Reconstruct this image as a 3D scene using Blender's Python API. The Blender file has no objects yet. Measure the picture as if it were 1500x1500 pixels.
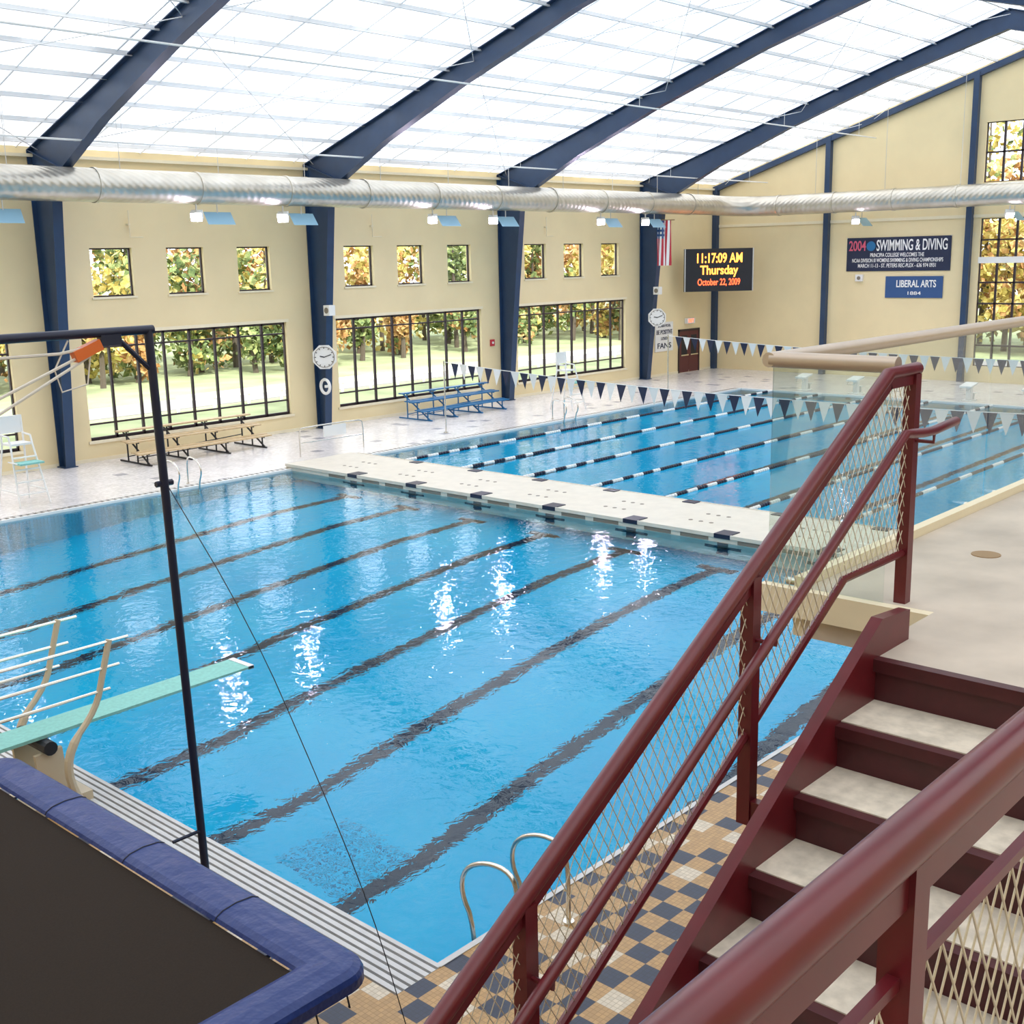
import bpy, math, random
from mathutils import Vector, Matrix
random.seed(7)
scn=bpy.context.scene
COL=scn.collection
# ------------------------------------------------------------------ materials
def newmat(name):
    m=bpy.data.materials.new(name); m.use_nodes=True
    nt=m.node_tree; b=nt.nodes['Principled BSDF']
    return m,nt,b
def N(nt,t,**k):
    n=nt.nodes.new(t)
    for a,v in k.items(): setattr(n,a,v)
    return n
def pm(name,col,rough=.5,metal=0,noise=0,nscale=8,bump=0,spec=.5):
    m,nt,b=newmat(name)
    b.inputs['Roughness'].default_value=rough; b.inputs['Metallic'].default_value=metal
    b.inputs['Specular IOR Level'].default_value=spec
    tc=N(nt,'ShaderNodeTexCoord'); no=N(nt,'ShaderNodeTexNoise'); no.inputs['Scale'].default_value=nscale; no.inputs['Detail'].default_value=5
    nt.links.new(tc.outputs['Object'],no.inputs['Vector'])
    r=N(nt,'ShaderNodeValToRGB')
    d=noise
    r.color_ramp.elements[0].color=tuple(max(0,c*(1-d)) for c in col)+(1,)
    r.color_ramp.elements[1].color=tuple(min(1,c*(1+d)) for c in col)+(1,)
    r.color_ramp.elements[0].position=.3; r.color_ramp.elements[1].position=.7
    nt.links.new(no.outputs['Fac'],r.inputs[0]); nt.links.new(r.outputs[0],b.inputs['Base Color'])
    if bump:
        bp=N(nt,'ShaderNodeBump'); bp.inputs['Strength'].default_value=bump; bp.inputs['Distance'].default_value=.02
        nt.links.new(no.outputs['Fac'],bp.inputs['Height']); nt.links.new(bp.outputs[0],b.inputs['Normal'])
    return m
def em(name,col,s):
    m,nt,b=newmat(name); b.inputs['Base Color'].default_value=(*col,1)
    b.inputs['Emission Color'].default_value=(*col,1); b.inputs['Emission Strength'].default_value=s
    return m
cream=pm('cream_wall_paint',(.85,.71,.43),.75,noise=.04,nscale=.6)
cream2=pm('cream_trim',(.87,.78,.57),.6,noise=.02)
navy=pm('navy_steel_paint',(.018,.048,.115),.4,noise=.1,nscale=2)
navytrim=pm('black_steel_tube',(.010,.014,.04),.4)
frame=pm('dark_window_frame',(.035,.02,.025),.45)
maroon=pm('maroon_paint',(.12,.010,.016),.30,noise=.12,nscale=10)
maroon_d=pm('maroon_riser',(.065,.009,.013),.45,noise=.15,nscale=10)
conc=pm('tread_concrete',(.66,.60,.50),.85,noise=.18,nscale=14,bump=.3)
floorc=pm('floor_concrete',(.58,.51,.43),.7,noise=.18,nscale=2.2,bump=.1)
steel=pm('stainless_steel',(.75,.73,.68),.22,metal=1,noise=.05)
bronze=pm('champagne_rail',(.58,.49,.40),.35,metal=.5,noise=.03)
wire=pm('mesh_wire',(.66,.60,.48),.35,metal=.4)
white=pm('white_plastic',(.84,.84,.82),.5)
gutw=pm('gutter_grate_white',(.60,.60,.60),.5,noise=.08,nscale=4)
offw=pm('bulkhead_fiberglass',(.70,.65,.55),.5,noise=.05,nscale=3)
black=pm('black_rubber',(.012,.013,.02),.5)
blackt=pm('black_tile',(.004,.008,.035),.4)
drainm=pm('drain_grate',(.0,.26,.50),.5)
slot=pm('slot_grey',(.22,.19,.15),.6)
wood=pm('bleacher_wood',(.60,.45,.26),.55,noise=.15,nscale=6)
bluep=pm('blue_seat_paint',(.010,.15,.36),.35)
teal=pm('teal_board',(.25,.57,.52),.75,noise=.08,nscale=20,bump=.2)
alum=pm('aluminium',(.62,.62,.62),.35,metal=.8)
beigecast=pm('stand_casting',(.62,.52,.37),.45)
asph=pm('asphalt',(.26,.25,.26),.9,noise=.1)
grass=pm('autumn_grass',(.33,.38,.20),.95,noise=.3,nscale=.3)
red=pm('flag_red',(.5,.03,.05),.7)
orange=pm('orange_pulley',(.75,.16,.03),.4)
brass=pm('brass_drain',(.35,.22,.10),.5,metal=.3)
doorm=pm('maroon_door',(.12,.03,.03),.5)
rope=pm('white_rope',(.75,.70,.62),.8)
lblue=pm('light_blue_hood',(.26,.46,.60),.4)
lamp=em('lamp_glow',(.88,.76,1.0),230)
led=em('led_orange',(1.0,.30,.04),3.6)
ledr=em('led_red',(1.0,.10,.03),3.0)
paperm=em('banner_white_glow_ink',(.85,.85,.85),.05)  # white ink given a faint glow of its own, not a lamp
bann=pm('banner_navy',(.012,.02,.06),.6)
bann2=pm('banner_blue',(.03,.09,.25),.6)
pink=pm('banner_pink_ink',(.7,.12,.2),.6)

def duct_mat():
    m,nt,b=newmat('spiral_duct_metal')
    b.inputs['Metallic'].default_value=.75; b.inputs['Roughness'].default_value=.33
    tc=N(nt,'ShaderNodeTexCoord'); w=N(nt,'ShaderNodeTexWave'); w.inputs['Scale'].default_value=2.2; w.inputs['Distortion'].default_value=0
    w.bands_direction='DIAGONAL'
    no=N(nt,'ShaderNodeTexNoise'); no.inputs['Scale'].default_value=1.4
    r=N(nt,'ShaderNodeValToRGB'); r.color_ramp.elements[0].color=(.48,.44,.37,1); r.color_ramp.elements[1].color=(.78,.74,.66,1)
    bp=N(nt,'ShaderNodeBump'); bp.inputs['Strength'].default_value=.3; bp.inputs['Distance'].default_value=.03
    nt.links.new(tc.outputs['Object'],w.inputs['Vector']); nt.links.new(tc.outputs['Object'],no.inputs['Vector'])
    nt.links.new(no.outputs['Fac'],r.inputs[0]); nt.links.new(r.outputs[0],b.inputs['Base Color'])
    nt.links.new(w.outputs['Fac'],bp.inputs['Height']); nt.links.new(bp.outputs[0],b.inputs['Normal'])
    return m
duct_m=duct_mat()

def tile_mat(name,cell,cols,base_scale=.0508,rough=.35,checker=None):
    m,nt,b=newmat(name); b.inputs['Roughness'].default_value=rough
    g=N(nt,'ShaderNodeNewGeometry')
    sc=N(nt,'ShaderNodeVectorMath',operation='SCALE'); sc.inputs['Scale'].default_value=1/cell
    fl=N(nt,'ShaderNodeVectorMath',operation='FLOOR')
    wn=N(nt,'ShaderNodeTexWhiteNoise'); wn.noise_dimensions='2D'
    r=N(nt,'ShaderNodeValToRGB'); r.color_ramp.interpolation='CONSTANT'
    while len(r.color_ramp.elements)<len(cols): r.color_ramp.elements.new(.5)
    for e,(p,c) in zip(r.color_ramp.elements,cols): e.position=p; e.color=(*c,1)
    nt.links.new(g.outputs['Position'],sc.inputs[0]); nt.links.new(sc.outputs[0],fl.inputs[0]); nt.links.new(fl.outputs[0],wn.inputs['Vector'])
    nt.links.new(wn.outputs['Value'],r.inputs[0])
    src=r.outputs[0]
    if checker:
        sx=N(nt,'ShaderNodeSeparateXYZ'); nt.links.new(fl.outputs[0],sx.inputs[0])
        ad=N(nt,'ShaderNodeMath',operation='ADD'); nt.links.new(sx.outputs[0],ad.inputs[0]); nt.links.new(sx.outputs[1],ad.inputs[1])
        md=N(nt,'ShaderNodeMath',operation='FLOORED_MODULO'); md.inputs[1].default_value=2; nt.links.new(ad.outputs[0],md.inputs[0])
        gt=N(nt,'ShaderNodeMath',operation='GREATER_THAN'); gt.inputs[1].default_value=.5; nt.links.new(md.outputs[0],gt.inputs[0])
        m2=N(nt,'ShaderNodeMixRGB'); m2.inputs[1].default_value=(*checker,1); nt.links.new(gt.outputs[0],m2.inputs[0]); nt.links.new(src,m2.inputs[2]); src=m2.outputs[0]
    bt=N(nt,'ShaderNodeTexBrick'); bt.offset=0; bt.squash=1
    bt.inputs['Scale'].default_value=1; bt.inputs['Brick Width'].default_value=base_scale; bt.inputs['Row Height'].default_value=base_scale
    bt.inputs['Mortar Size'].default_value=base_scale*.06; bt.inputs['Mortar Smooth'].default_value=.1
    bt.inputs['Color1'].default_value=(1,1,1,1); bt.inputs['Color2'].default_value=(.80,.80,.80,1); bt.inputs['Mortar'].default_value=(.62,.58,.52,1)
    nt.links.new(g.outputs['Position'],bt.inputs['Vector'])
    mx=N(nt,'ShaderNodeMixRGB',blend_type='MULTIPLY'); mx.inputs[0].default_value=1
    nt.links.new(src,mx.inputs[1]); nt.links.new(bt.outputs['Color'],mx.inputs[2])
    nt.links.new(mx.outputs[0],b.inputs['Base Color'])
    return m
tan=(.52,.31,.12); pale=(.72,.62,.48); nv=(.022,.030,.065)
deckpat=tile_mat('deck_mosaic_pattern',.254,[(0,tan),(.10,pale),(.36,nv)],checker=tan)
deckfar=tile_mat('deck_mosaic_pale_glare',.40,[(0,(.88,.85,.85)),(.5,(.84,.81,.81)),(.97,(.45,.45,.50))],.1,rough=.25)  # whitish far tiles, with window glare put into the pale colour
poolwall=tile_mat('pool_wall_tile',.1,[(0,(.25,.66,.80)),(.5,(.29,.70,.82))],.1)

def pool_floor():
    m,nt,b=newmat('pool_floor_blue'); b.inputs['Roughness'].default_value=.6
    g=N(nt,'ShaderNodeNewGeometry'); no=N(nt,'ShaderNodeTexNoise'); no.inputs['Scale'].default_value=.35; no.inputs['Detail'].default_value=3
    r=N(nt,'ShaderNodeValToRGB'); r.color_ramp.elements[0].position=.35; r.color_ramp.elements[1].position=.65
    r.color_ramp.elements[0].color=(.0,.54,.90,1); r.color_ramp.elements[1].color=(.0,.62,.95,1)
    nt.links.new(g.outputs['Position'],no.inputs['Vector']); nt.links.new(no.outputs['Fac'],r.inputs[0]); nt.links.new(r.outputs[0],b.inputs['Base Color'])
    return m
pfloor=pool_floor()
def water():
    m=bpy.data.materials.new('pool_water'); m.use_nodes=True; nt=m.node_tree; nt.nodes.clear()
    gl=N(nt,'ShaderNodeBsdfRefraction'); gl.inputs['IOR'].default_value=1.33; gl.inputs['Roughness'].default_value=0; gl.inputs['Color'].default_value=(.86,.98,1,1)
    gs=N(nt,'ShaderNodeBsdfGlossy'); gs.inputs['Roughness'].default_value=.03; gs.inputs['Color'].default_value=(1,1,1,1)
    fr=N(nt,'ShaderNodeFresnel'); fr.inputs['IOR'].default_value=1.33
    mu=N(nt,'ShaderNodeMath',operation='MULTIPLY'); mu.inputs[1].default_value=.72
    mx=N(nt,'ShaderNodeMixShader')
    o=N(nt,'ShaderNodeOutputMaterial'); g=N(nt,'ShaderNodeNewGeometry')
    n1=N(nt,'ShaderNodeTexNoise'); n1.inputs['Scale'].default_value=4.5; n1.inputs['Detail'].default_value=3; n1.inputs['Distortion'].default_value=.6
    n2=N(nt,'ShaderNodeTexNoise'); n2.inputs['Scale'].default_value=.7; n2.inputs['Detail'].default_value=1
    ad=N(nt,'ShaderNodeMath',operation='MULTIPLY_ADD'); ad.inputs[1].default_value=1.8
    bp=N(nt,'ShaderNodeBump'); bp.inputs['Strength'].default_value=.35; bp.inputs['Distance'].default_value=.024
    for n in (n1,n2): nt.links.new(g.outputs['Position'],n.inputs['Vector'])
    nt.links.new(n2.outputs['Fac'],ad.inputs[0]); nt.links.new(n1.outputs['Fac'],ad.inputs[2]); nt.links.new(ad.outputs[0],bp.inputs['Height'])
    for s in (gl,gs,fr): nt.links.new(bp.outputs[0],s.inputs['Normal'])
    nt.links.new(fr.outputs[0],mu.inputs[0]); nt.links.new(mu.outputs[0],mx.inputs[0]); nt.links.new(gl.outputs[0],mx.inputs[1]); nt.links.new(gs.outputs[0],mx.inputs[2])
    nt.links.new(mx.outputs[0],o.inputs[0])
    return m
waterm=water()
def glassm(name,tint,refl):
    m=bpy.data.materials.new(name); m.use_nodes=True; nt=m.node_tree; nt.nodes.clear()
    t=N(nt,'ShaderNodeBsdfTransparent'); t.inputs[0].default_value=(*tint,1)
    g=N(nt,'ShaderNodeBsdfGlossy'); g.inputs['Roughness'].default_value=.02
    f=N(nt,'ShaderNodeFresnel'); f.inputs[0].default_value=1.45
    mu=N(nt,'ShaderNodeMath',operation='MULTIPLY'); mu.inputs[1].default_value=refl
    mx=N(nt,'ShaderNodeMixShader'); o=N(nt,'ShaderNodeOutputMaterial')
    nt.links.new(f.outputs[0],mu.inputs[0]); nt.links.new(mu.outputs[0],mx.inputs[0]); nt.links.new(t.outputs[0],mx.inputs[1]); nt.links.new(g.outputs[0],mx.inputs[2]); nt.links.new(mx.outputs[0],o.inputs[0])
    return m
winglass=glassm('window_glass',(.98,.99,.99),.4)
railglass=glassm('rail_glass',(.95,.98,.965),.30)
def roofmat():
    m,nt,b=newmat('glowing_roof_panel'); b.inputs['Base Color'].default_value=(.85,.87,.9,1); b.inputs['Roughness'].default_value=.6
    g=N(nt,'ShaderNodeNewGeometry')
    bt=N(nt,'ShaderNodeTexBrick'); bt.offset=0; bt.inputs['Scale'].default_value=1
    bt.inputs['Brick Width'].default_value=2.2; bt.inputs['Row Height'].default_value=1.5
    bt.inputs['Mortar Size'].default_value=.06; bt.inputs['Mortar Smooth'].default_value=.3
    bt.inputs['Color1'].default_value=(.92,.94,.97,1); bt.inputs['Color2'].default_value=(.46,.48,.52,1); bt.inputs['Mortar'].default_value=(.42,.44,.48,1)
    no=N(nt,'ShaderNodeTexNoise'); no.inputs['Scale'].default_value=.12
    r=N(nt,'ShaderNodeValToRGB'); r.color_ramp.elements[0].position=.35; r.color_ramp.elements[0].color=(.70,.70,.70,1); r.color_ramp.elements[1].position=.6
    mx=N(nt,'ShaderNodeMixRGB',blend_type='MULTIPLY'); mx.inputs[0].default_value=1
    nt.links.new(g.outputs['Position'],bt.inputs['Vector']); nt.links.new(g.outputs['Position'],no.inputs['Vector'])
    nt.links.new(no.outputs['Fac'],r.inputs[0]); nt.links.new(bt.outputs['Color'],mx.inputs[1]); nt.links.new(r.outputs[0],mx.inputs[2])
    nt.links.new(mx.outputs[0],b.inputs['Emission Color']); b.inputs['Emission Strength'].default_value=1.75  # panels emit light themselves, standing in for daylight coming through the roof
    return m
roofm=roofmat()
def leafmat(name,c1,c2,c3):
    m,nt,b=newmat(name); b.inputs['Roughness'].default_value=.9
    g=N(nt,'ShaderNodeNewGeometry'); no=N(nt,'ShaderNodeTexNoise'); no.inputs['Scale'].default_value=.9; no.inputs['Detail'].default_value=8; no.inputs['Roughness'].default_value=.8
    r=N(nt,'ShaderNodeValToRGB'); r.color_ramp.elements.new(.5)
    for e,p,c in zip(r.color_ramp.elements,(.36,.48,.60),(c1,c2,c3)): e.position=p; e.color=(*c,1)  # darkest ramp colour paints the shade in gaps between leaves
    nt.links.new(g.outputs['Position'],no.inputs['Vector']); nt.links.new(no.outputs['Fac'],r.inputs[0]); nt.links.new(r.outputs[0],b.inputs['Base Color'])
    return m
leafs=[leafmat('leaf_yellow',(.18,.15,.04),(.60,.48,.12),(.80,.72,.34)),leafmat('leaf_orange',(.18,.09,.04),(.50,.26,.09),(.74,.52,.26)),leafmat('leaf_green',(.03,.06,.025),(.15,.21,.07),(.40,.43,.18))]
bark=pm('bark',(.10,.08,.06),.9)
def padmat():
    m,nt,b=newmat('blue_vinyl_pad'); b.inputs['Roughness'].default_value=.42; b.inputs['Base Color'].default_value=(.008,.030,.17,1)
    g=N(nt,'ShaderNodeNewGeometry'); no=N(nt,'ShaderNodeTexNoise'); no.inputs['Scale'].default_value=5; no.inputs['Detail'].default_value=3
    bp=N(nt,'ShaderNodeBump'); bp.inputs['Strength'].default_value=.6; bp.inputs['Distance'].default_value=.07
    nt.links.new(g.outputs['Position'],no.inputs['Vector']); nt.links.new(no.outputs['Fac'],bp.inputs['Height']); nt.links.new(bp.outputs[0],b.inputs['Normal'])
    return m
padm=padmat()
bedm=pm('trampoline_bed',(.030,.022,.017),.9,noise=.1,nscale=60,spec=.15)

# ------------------------------------------------------------------ mesh builder
class MB:
    def __init__(s): s.v=[]; s.f=[]; s.mi=[]; s.mats=[]
    def m(s,mat):
        if mat not in s.mats: s.mats.append(mat)
        return s.mats.index(mat)
    def poly(s,pts,mat):
        i=len(s.v); s.v+= [tuple(p) for p in pts]; s.f.append(tuple(range(i,i+len(pts)))); s.mi.append(s.m(mat))
    def hexa(s,p,mat):
        i=len(s.v); s.v+=[tuple(q) for q in p]; k=s.m(mat)
        for f in ((3,2,1,0),(4,5,6,7),(0,1,5,4),(1,2,6,5),(2,3,7,6),(3,0,4,7)):
            s.f.append(tuple(i+j for j in f)); s.mi.append(k)
    def box(s,x0,y0,z0,x1,y1,z1,mat):
        x0,x1=sorted((x0,x1)); y0,y1=sorted((y0,y1)); z0,z1=sorted((z0,z1))
        s.hexa([(x0,y0,z0),(x1,y0,z0),(x1,y1,z0),(x0,y1,z0),(x0,y0,z1),(x1,y0,z1),(x1,y1,z1),(x0,y1,z1)],mat)
    def beam(s,a,b,w,h,mat,up=(0,0,1)):
        a=Vector(a);b=Vector(b);d=(b-a).normalized();u=Vector(up); r=d.cross(u)
        if r.length<1e-4: r=d.cross(Vector((1,0,0)))
        r.normalize(); u=r.cross(d).normalized()
        P=[]
        for c in (a,b):
            P.append([c-r*w/2-u*h/2,c+r*w/2-u*h/2,c+r*w/2+u*h/2,c-r*w/2+u*h/2])
        A,B=P
        s.hexa([A[0],A[1],B[1],B[0],A[3],A[2],B[2],B[3]],mat)
    def tube(s,pts,r,mat,n=8,cap=True,closed=False):
        pts=[Vector(p) for p in pts]; k=s.m(mat); L=len(pts); base=len(s.v)
        prev=None
        for i,p in enumerate(pts):
            if closed: t=pts[(i+1)%L]-pts[i-1]
            else: t=pts[min(i+1,L-1)]-pts[max(i-1,0)]
            t.normalize()
            if prev is None:
                u=Vector((0,0,1)) if abs(t.z)<.9 else Vector((1,0,0))
                u=(u-t*u.dot(t)).normalized()
            else:
                u=(prev-t*prev.dot(t)).normalized()
            prev=u; w=t.cross(u)
            rr=r[i] if isinstance(r,(list,tuple)) else r
            for j in range(n):
                a=2*math.pi*j/n; s.v.append(tuple(p+u*math.cos(a)*rr+w*math.sin(a)*rr))
        for i in range(L if closed else L-1):
            i2=(i+1)%L
            for j in range(n):
                s.f.append((base+i*n+j,base+i*n+(j+1)%n,base+i2*n+(j+1)%n,base+i2*n+j)); s.mi.append(k)
        if cap and not closed:
            s.f.append(tuple(base+j for j in range(n))[::-1]); s.mi.append(k)
            s.f.append(tuple(base+(L-1)*n+j for j in range(n))); s.mi.append(k)
    def prism(s,pts,off,mat):
        off=Vector(off); a=[Vector(p) for p in pts]; b=[p+off for p in a]; n=len(a)
        s.poly(a[::-1],mat); s.poly(b,mat)
        for i in range(n): s.poly([a[i],a[(i+1)%n],b[(i+1)%n],b[i]],mat)
    def build(s,name,smooth=False,bevel=0,parent=None):
        me=bpy.data.meshes.new(name); me.from_pydata(s.v,[],s.f)
        for m in s.mats: me.materials.append(m)
        me.polygons.foreach_set('material_index',s.mi)
        if smooth:
            me.polygons.foreach_set('use_smooth',[True]*len(s.f))
        me.update(); ob=bpy.data.objects.new(name,me); COL.objects.link(ob)
        if smooth:
            try: me.set_sharp_from_angle(angle=math.radians(40))
            except Exception: pass
        if bevel:
            md=ob.modifiers.new('bevel','BEVEL'); md.width=bevel; md.segments=2; md.limit_method='ANGLE'
        if parent: ob.parent=parent
        return ob
def text(body,size,loc,rt,mat,parent,name,width=None,off=0):
    rt=Vector(rt).normalized(); up=Vector((0,0,1)); nn=rt.cross(up)
    cu=bpy.data.curves.new(name,'FONT'); cu.body=body; cu.size=size; cu.align_x='CENTER'; cu.align_y='CENTER'; cu.materials.append(mat); cu.extrude=.005; cu.offset=off
    ob=bpy.data.objects.new(name,cu); COL.objects.link(ob)
    sx=1
    if width:
        bpy.context.view_layer.update(); d=ob.dimensions.x
        if d>0: sx=width/d
    M=Matrix(((rt.x*sx,up.x,nn.x,loc[0]),(rt.y*sx,up.y,nn.y,loc[1]),(rt.z*sx,up.z,nn.z,loc[2]),(0,0,0,1)))
    ob.matrix_world=M
    if parent: ob.parent=parent
    return ob
def smoothpath(pts,it=2):
    pts=[Vector(p) for p in pts]
    for _ in range(it):
        q=[pts[0]]
        for a,b in zip(pts[:-1],pts[1:]): q+= [a*.75+b*.25,a*.25+b*.75]
        q.append(pts[-1]); pts=q
    return pts

# ------------------------------------------------------------------ dimensions
X0,Y0,Y1,XP=6.82,7.35,30.79,50.8
BK0,BK1=23.0,25.8
YW,XW,XS,YR=37.76,59.12,-7.0,-3.4
C0,B=18.67,11.09
RY=19.07
SLP=.312
def roof(y): return 10.45+SLP*(YW-RY)-SLP*abs(y-RY)
LY=[9.0+2.67*k for k in range(8)]
CF=5.0

# ------------------------------------------------------------------ pool deck / floor
f=MB()
T=.3
for (a,b,c,d,mt) in [(XS,YR,6.25,Y0-.05,deckpat),(6.25,YR,30,Y0-.05,deckpat),(30,YR,XW,Y0-.05,deckfar),(XS,Y0-.05,6.25,Y1+.35,deckpat),(XS,Y1+.35,XW,YW,deckfar),(XP,Y0-.05,XW,Y1+.35,deckfar)]:
    f.box(a,b,-T,c,d,0,mt)
f.build('floor')
g=MB()
for i in range(6):
    x=6.25+.02+i*.088; g.box(x,Y0-.05,-.06,x+.055,Y1+.35,.004,gutw)
g.box(6.25,Y0-.05,-.3,6.80,Y1+.35,-.06,slot)
g.box(6.79,Y0-.05,-.3,X0+.02,Y1+.35,.012,gutw)
g.box(X0,Y1+.05,-.3,XP,Y1+.35,-.03,slot)
for i in range(220):
    x=X0+i*.2; g.box(x,Y1+.07,-.03,x+.1,Y1+.33,-.002,alum)
g.box(X0,Y1-.02,-.3,XP,Y1+.06,.01,white)
g.box(X0,Y0-.06,-.3,XP,Y0+.01,.01,gutw)
g.box(XP-.02,Y0,-.3,XP+.04,Y1,.01,white)
g.build('pool_gutter_grate')
D1,D2=-4.2,-2.0
def dep(x):
    if x<10.5: return D1
    if x<20: return D1+(x-10.5)/9.5*(D2-.2-D1)
    return D2-.2+ (min(x,26)-20)/6*.2
p=MB()
xs=[X0-.3,10.5,20,26,XP+.3]
def slab(x0,x1,y0,y1,dz,mat,th=.2):
    a,b_=dep(x0),dep(x1)
    p.hexa([(x0,y0,a+dz-th),(x1,y0,b_+dz-th),(x1,y1,b_+dz-th),(x0,y1,a+dz-th),(x0,y0,a+dz),(x1,y0,b_+dz),(x1,y1,b_+dz),(x0,y1,a+dz)],mat)
for a,c in zip(xs[:-1],xs[1:]): slab(a,c,Y0-.3,Y1+.3,0,pfloor)
p.box(X0-.3,Y0,D1,X0,Y1,-.31,poolwall); p.box(XP,Y0,D2,XP+.3,Y1,-.31,poolwall)
p.box(X0-.3,Y0-.3,D1,XP+.3,Y0,-.31,poolwall); p.box(X0-.3,Y1,D1,XP+.3,Y1+.3,-.31,poolwall)
for y in LY:
    for a,c in ((8.6,10.5),(10.5,20),(20,22.9)): slab(a,c,y-.17,y+.17,.012,blackt,.012)
    slab(22.6,22.9,y-.5,y+.5,.012,blackt,.012)
    slab(BK1+1.0,XP-1.6,y-.14,y+.14,.012,blackt,.012)
    slab(XP-1.75,XP-1.5,y-.55,y+.55,.012,blackt,.012)
    p.box(XP-.01,y-.12,-1.2,XP,y+.12,-.31,blackt)
for i in range(16):
    for j in range(12):
        p.box(9.2+i*.12,13.0-1.1+j*.12,D1+.001,9.26+i*.12,11.96+j*.12,D1+.014,drainm)
p.build('swimming_pool')
w=MB()
w.poly([(X0,Y0,-.06),(BK0+.2,Y0,-.06),(BK0+.2,Y1,-.06),(X0,Y1,-.06)],waterm)
w.poly([(BK1-.2,Y0,-.06),(XP,Y0,-.06),(XP,Y1,-.06),(BK1-.2,Y1,-.06)],waterm)
w.build('pool_water')
b=MB()
b.box(BK0,Y0,-1.3,BK1,Y1+.3,.14,offw)
b.box(BK0-.05,Y0,.06,BK0,Y1+.3,.155,offw); b.box(BK1,Y0,.06,BK1+.05,Y1,.155,offw)
for k,y in enumerate(LY):
    b.box(BK0-.06,y-.22,.05,BK0+.40,y+.22,.16,blackt)
    b.box(BK1-.26,y-.20,.05,BK1+.06,y+.20,.16,blackt)
    b.box(BK0-.012,y-.15,-1.1,BK0,y+.15,-.06,blackt); b.box(BK0-.012,y-.5,-.62,BK0,y+.5,-.36,blackt)
    for s in (-1,1):
        b.box(BK0-.01,y+s*.40,-.05,BK0+.0,y+s*1.2,.045,slot)
    for dx in (.9,1.7):
        for dy in (.9,1.2,1.5):
            b.tube([(BK0+dx,y+dy,.135),(BK0+dx,y+dy,.146)],.06,slot,10)
b.build('floating_bulkhead',bevel=.01)
for k in range(9):
    y=LY[0]-1.335+2.67*k
    m=MB(); x=BK1+.1; i=0
    while x<XP-.1:
        ph=(x-BK1)%2.6
        mat=white if ph<1.0 else blackt
        if x<BK1+4 or x>XP-4.5: mat=white if (i//4)%2 else blackt
        m.tube([(x,y,-.03),(x+.02,y,-.03),(x+.10,y,-.03),(x+.12,y,-.03)],[.03,.06,.06,.03],mat,8)
        x+=.13; i+=1
    m.tube([(BK1,y,-.03),(XP,y,-.03)],.012,black,6)
    m.build('lane_rope',smooth=True)

# ------------------------------------------------------------------ walls
def wall_strips(mb,axis,fixed,thick,u0,u1,openings,top,mat,breaks=()):
    us=sorted({u0,u1,*breaks,*[o[0] for o in openings],*[o[1] for o in openings]})
    us=[u for u in us if u0<=u<=u1]
    for a,c in zip(us[:-1],us[1:]):
        mid=(a+c)/2
        ops=sorted([(o[2],o[3]) for o in openings if o[0]<=mid<=o[1]])
        z=-.3
        segs=[]
        for o in ops: segs.append((z,o[0])); z=o[1]
        for s0,s1 in segs:
            if axis=='x': mb.box(a,fixed,s0,c,fixed+thick,s1,mat)
            else: mb.box(fixed,a,s0,fixed+thick,c,s1,mat)
        ta,tc=top(a),top(c)
        if axis=='x': P=[(a,fixed,z),(c,fixed,z),(c,fixed+thick,z),(a,fixed+thick,z),(a,fixed,ta),(c,fixed,tc),(c,fixed+thick,tc),(a,fixed+thick,ta)]
        else: P=[(fixed,a,z),(fixed+thick,a,z),(fixed+thick,c,z),(fixed,c,z),(fixed,a,ta),(fixed+thick,a,ta),(fixed+thick,c,tc),(fixed,c,tc)]
        mb.hexa(P,mat)
ops=[]
small=[(20.37,21.95),(23.30,24.84),(26.30,27.79)]
wins=[]
for k in (-2,-1,0,1,2):
    if 19.77+k*B<XS: continue
    big=(19.77+k*B,28.37+k*B,.715,4.34); ops.append(big); wins.append(('big',big))
    for a,c in small:
        o=(a+k*B,c+k*B,5.60,7.24); ops.append(o); wins.append(('small',o))
m=MB(); wall_strips(m,'x',YW,.3,XS,XW+.3,ops,lambda u:roof(YW)+.1,cream); m.build('wall_left')
wi=0
for kind,(a,c,z0,z1) in wins:
    m=MB(); y=YW+.14
    if kind=='big':
        m.box(a,y,z0,c,y+.1,z0+.09,frame); m.box(a,y,z1-.09,c,y+.1,z1,frame)
        n=8
        for i in range(n+1):
            x=a+(c-a)*i/n; hw=.05 if i in(0,n) else .04
            m.box(max(a,x-hw),y,z0,min(c,x+hw),y+.1,z1,frame)
        for z in (z0+.55,z1-.45): m.box(a,y+.01,z-.03,c,y+.09,z+.03,frame)
        m.box(a-.1,YW-.06,z0-.10,c+.1,YW+.14,z0,cream2)
        m.box(a-.1,YW-.03,z1,c+.1,YW+.02,z1+.12,cream2)
    else:
        for q in ((a,z0,c,z0+.05),(a,z1-.05,c,z1),(a,z0,a+.05,z1),(c-.05,z0,c,z1)): m.box(q[0],y,q[1],q[2],y+.08,q[3],frame)
        m.box(a-.06,YW-.05,z0-.07,c+.06,YW+.14,z0,cream2)
    m.poly([(a,y+.05,z0),(c,y+.05,z0),(c,y+.05,z1),(a,y+.05,z1)],winglass)
    wi+=1; m.build('window_%d'%wi)
eops=[(15.6,22.5,.8,8.0),(15.6,22.5,9.7,12.5)]
m=MB(); wall_strips(m,'y',XW,.3,YR,YW+.3,eops,lambda u:roof(u)+.1,cream,(RY,)); m.build('wall_end')
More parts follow.
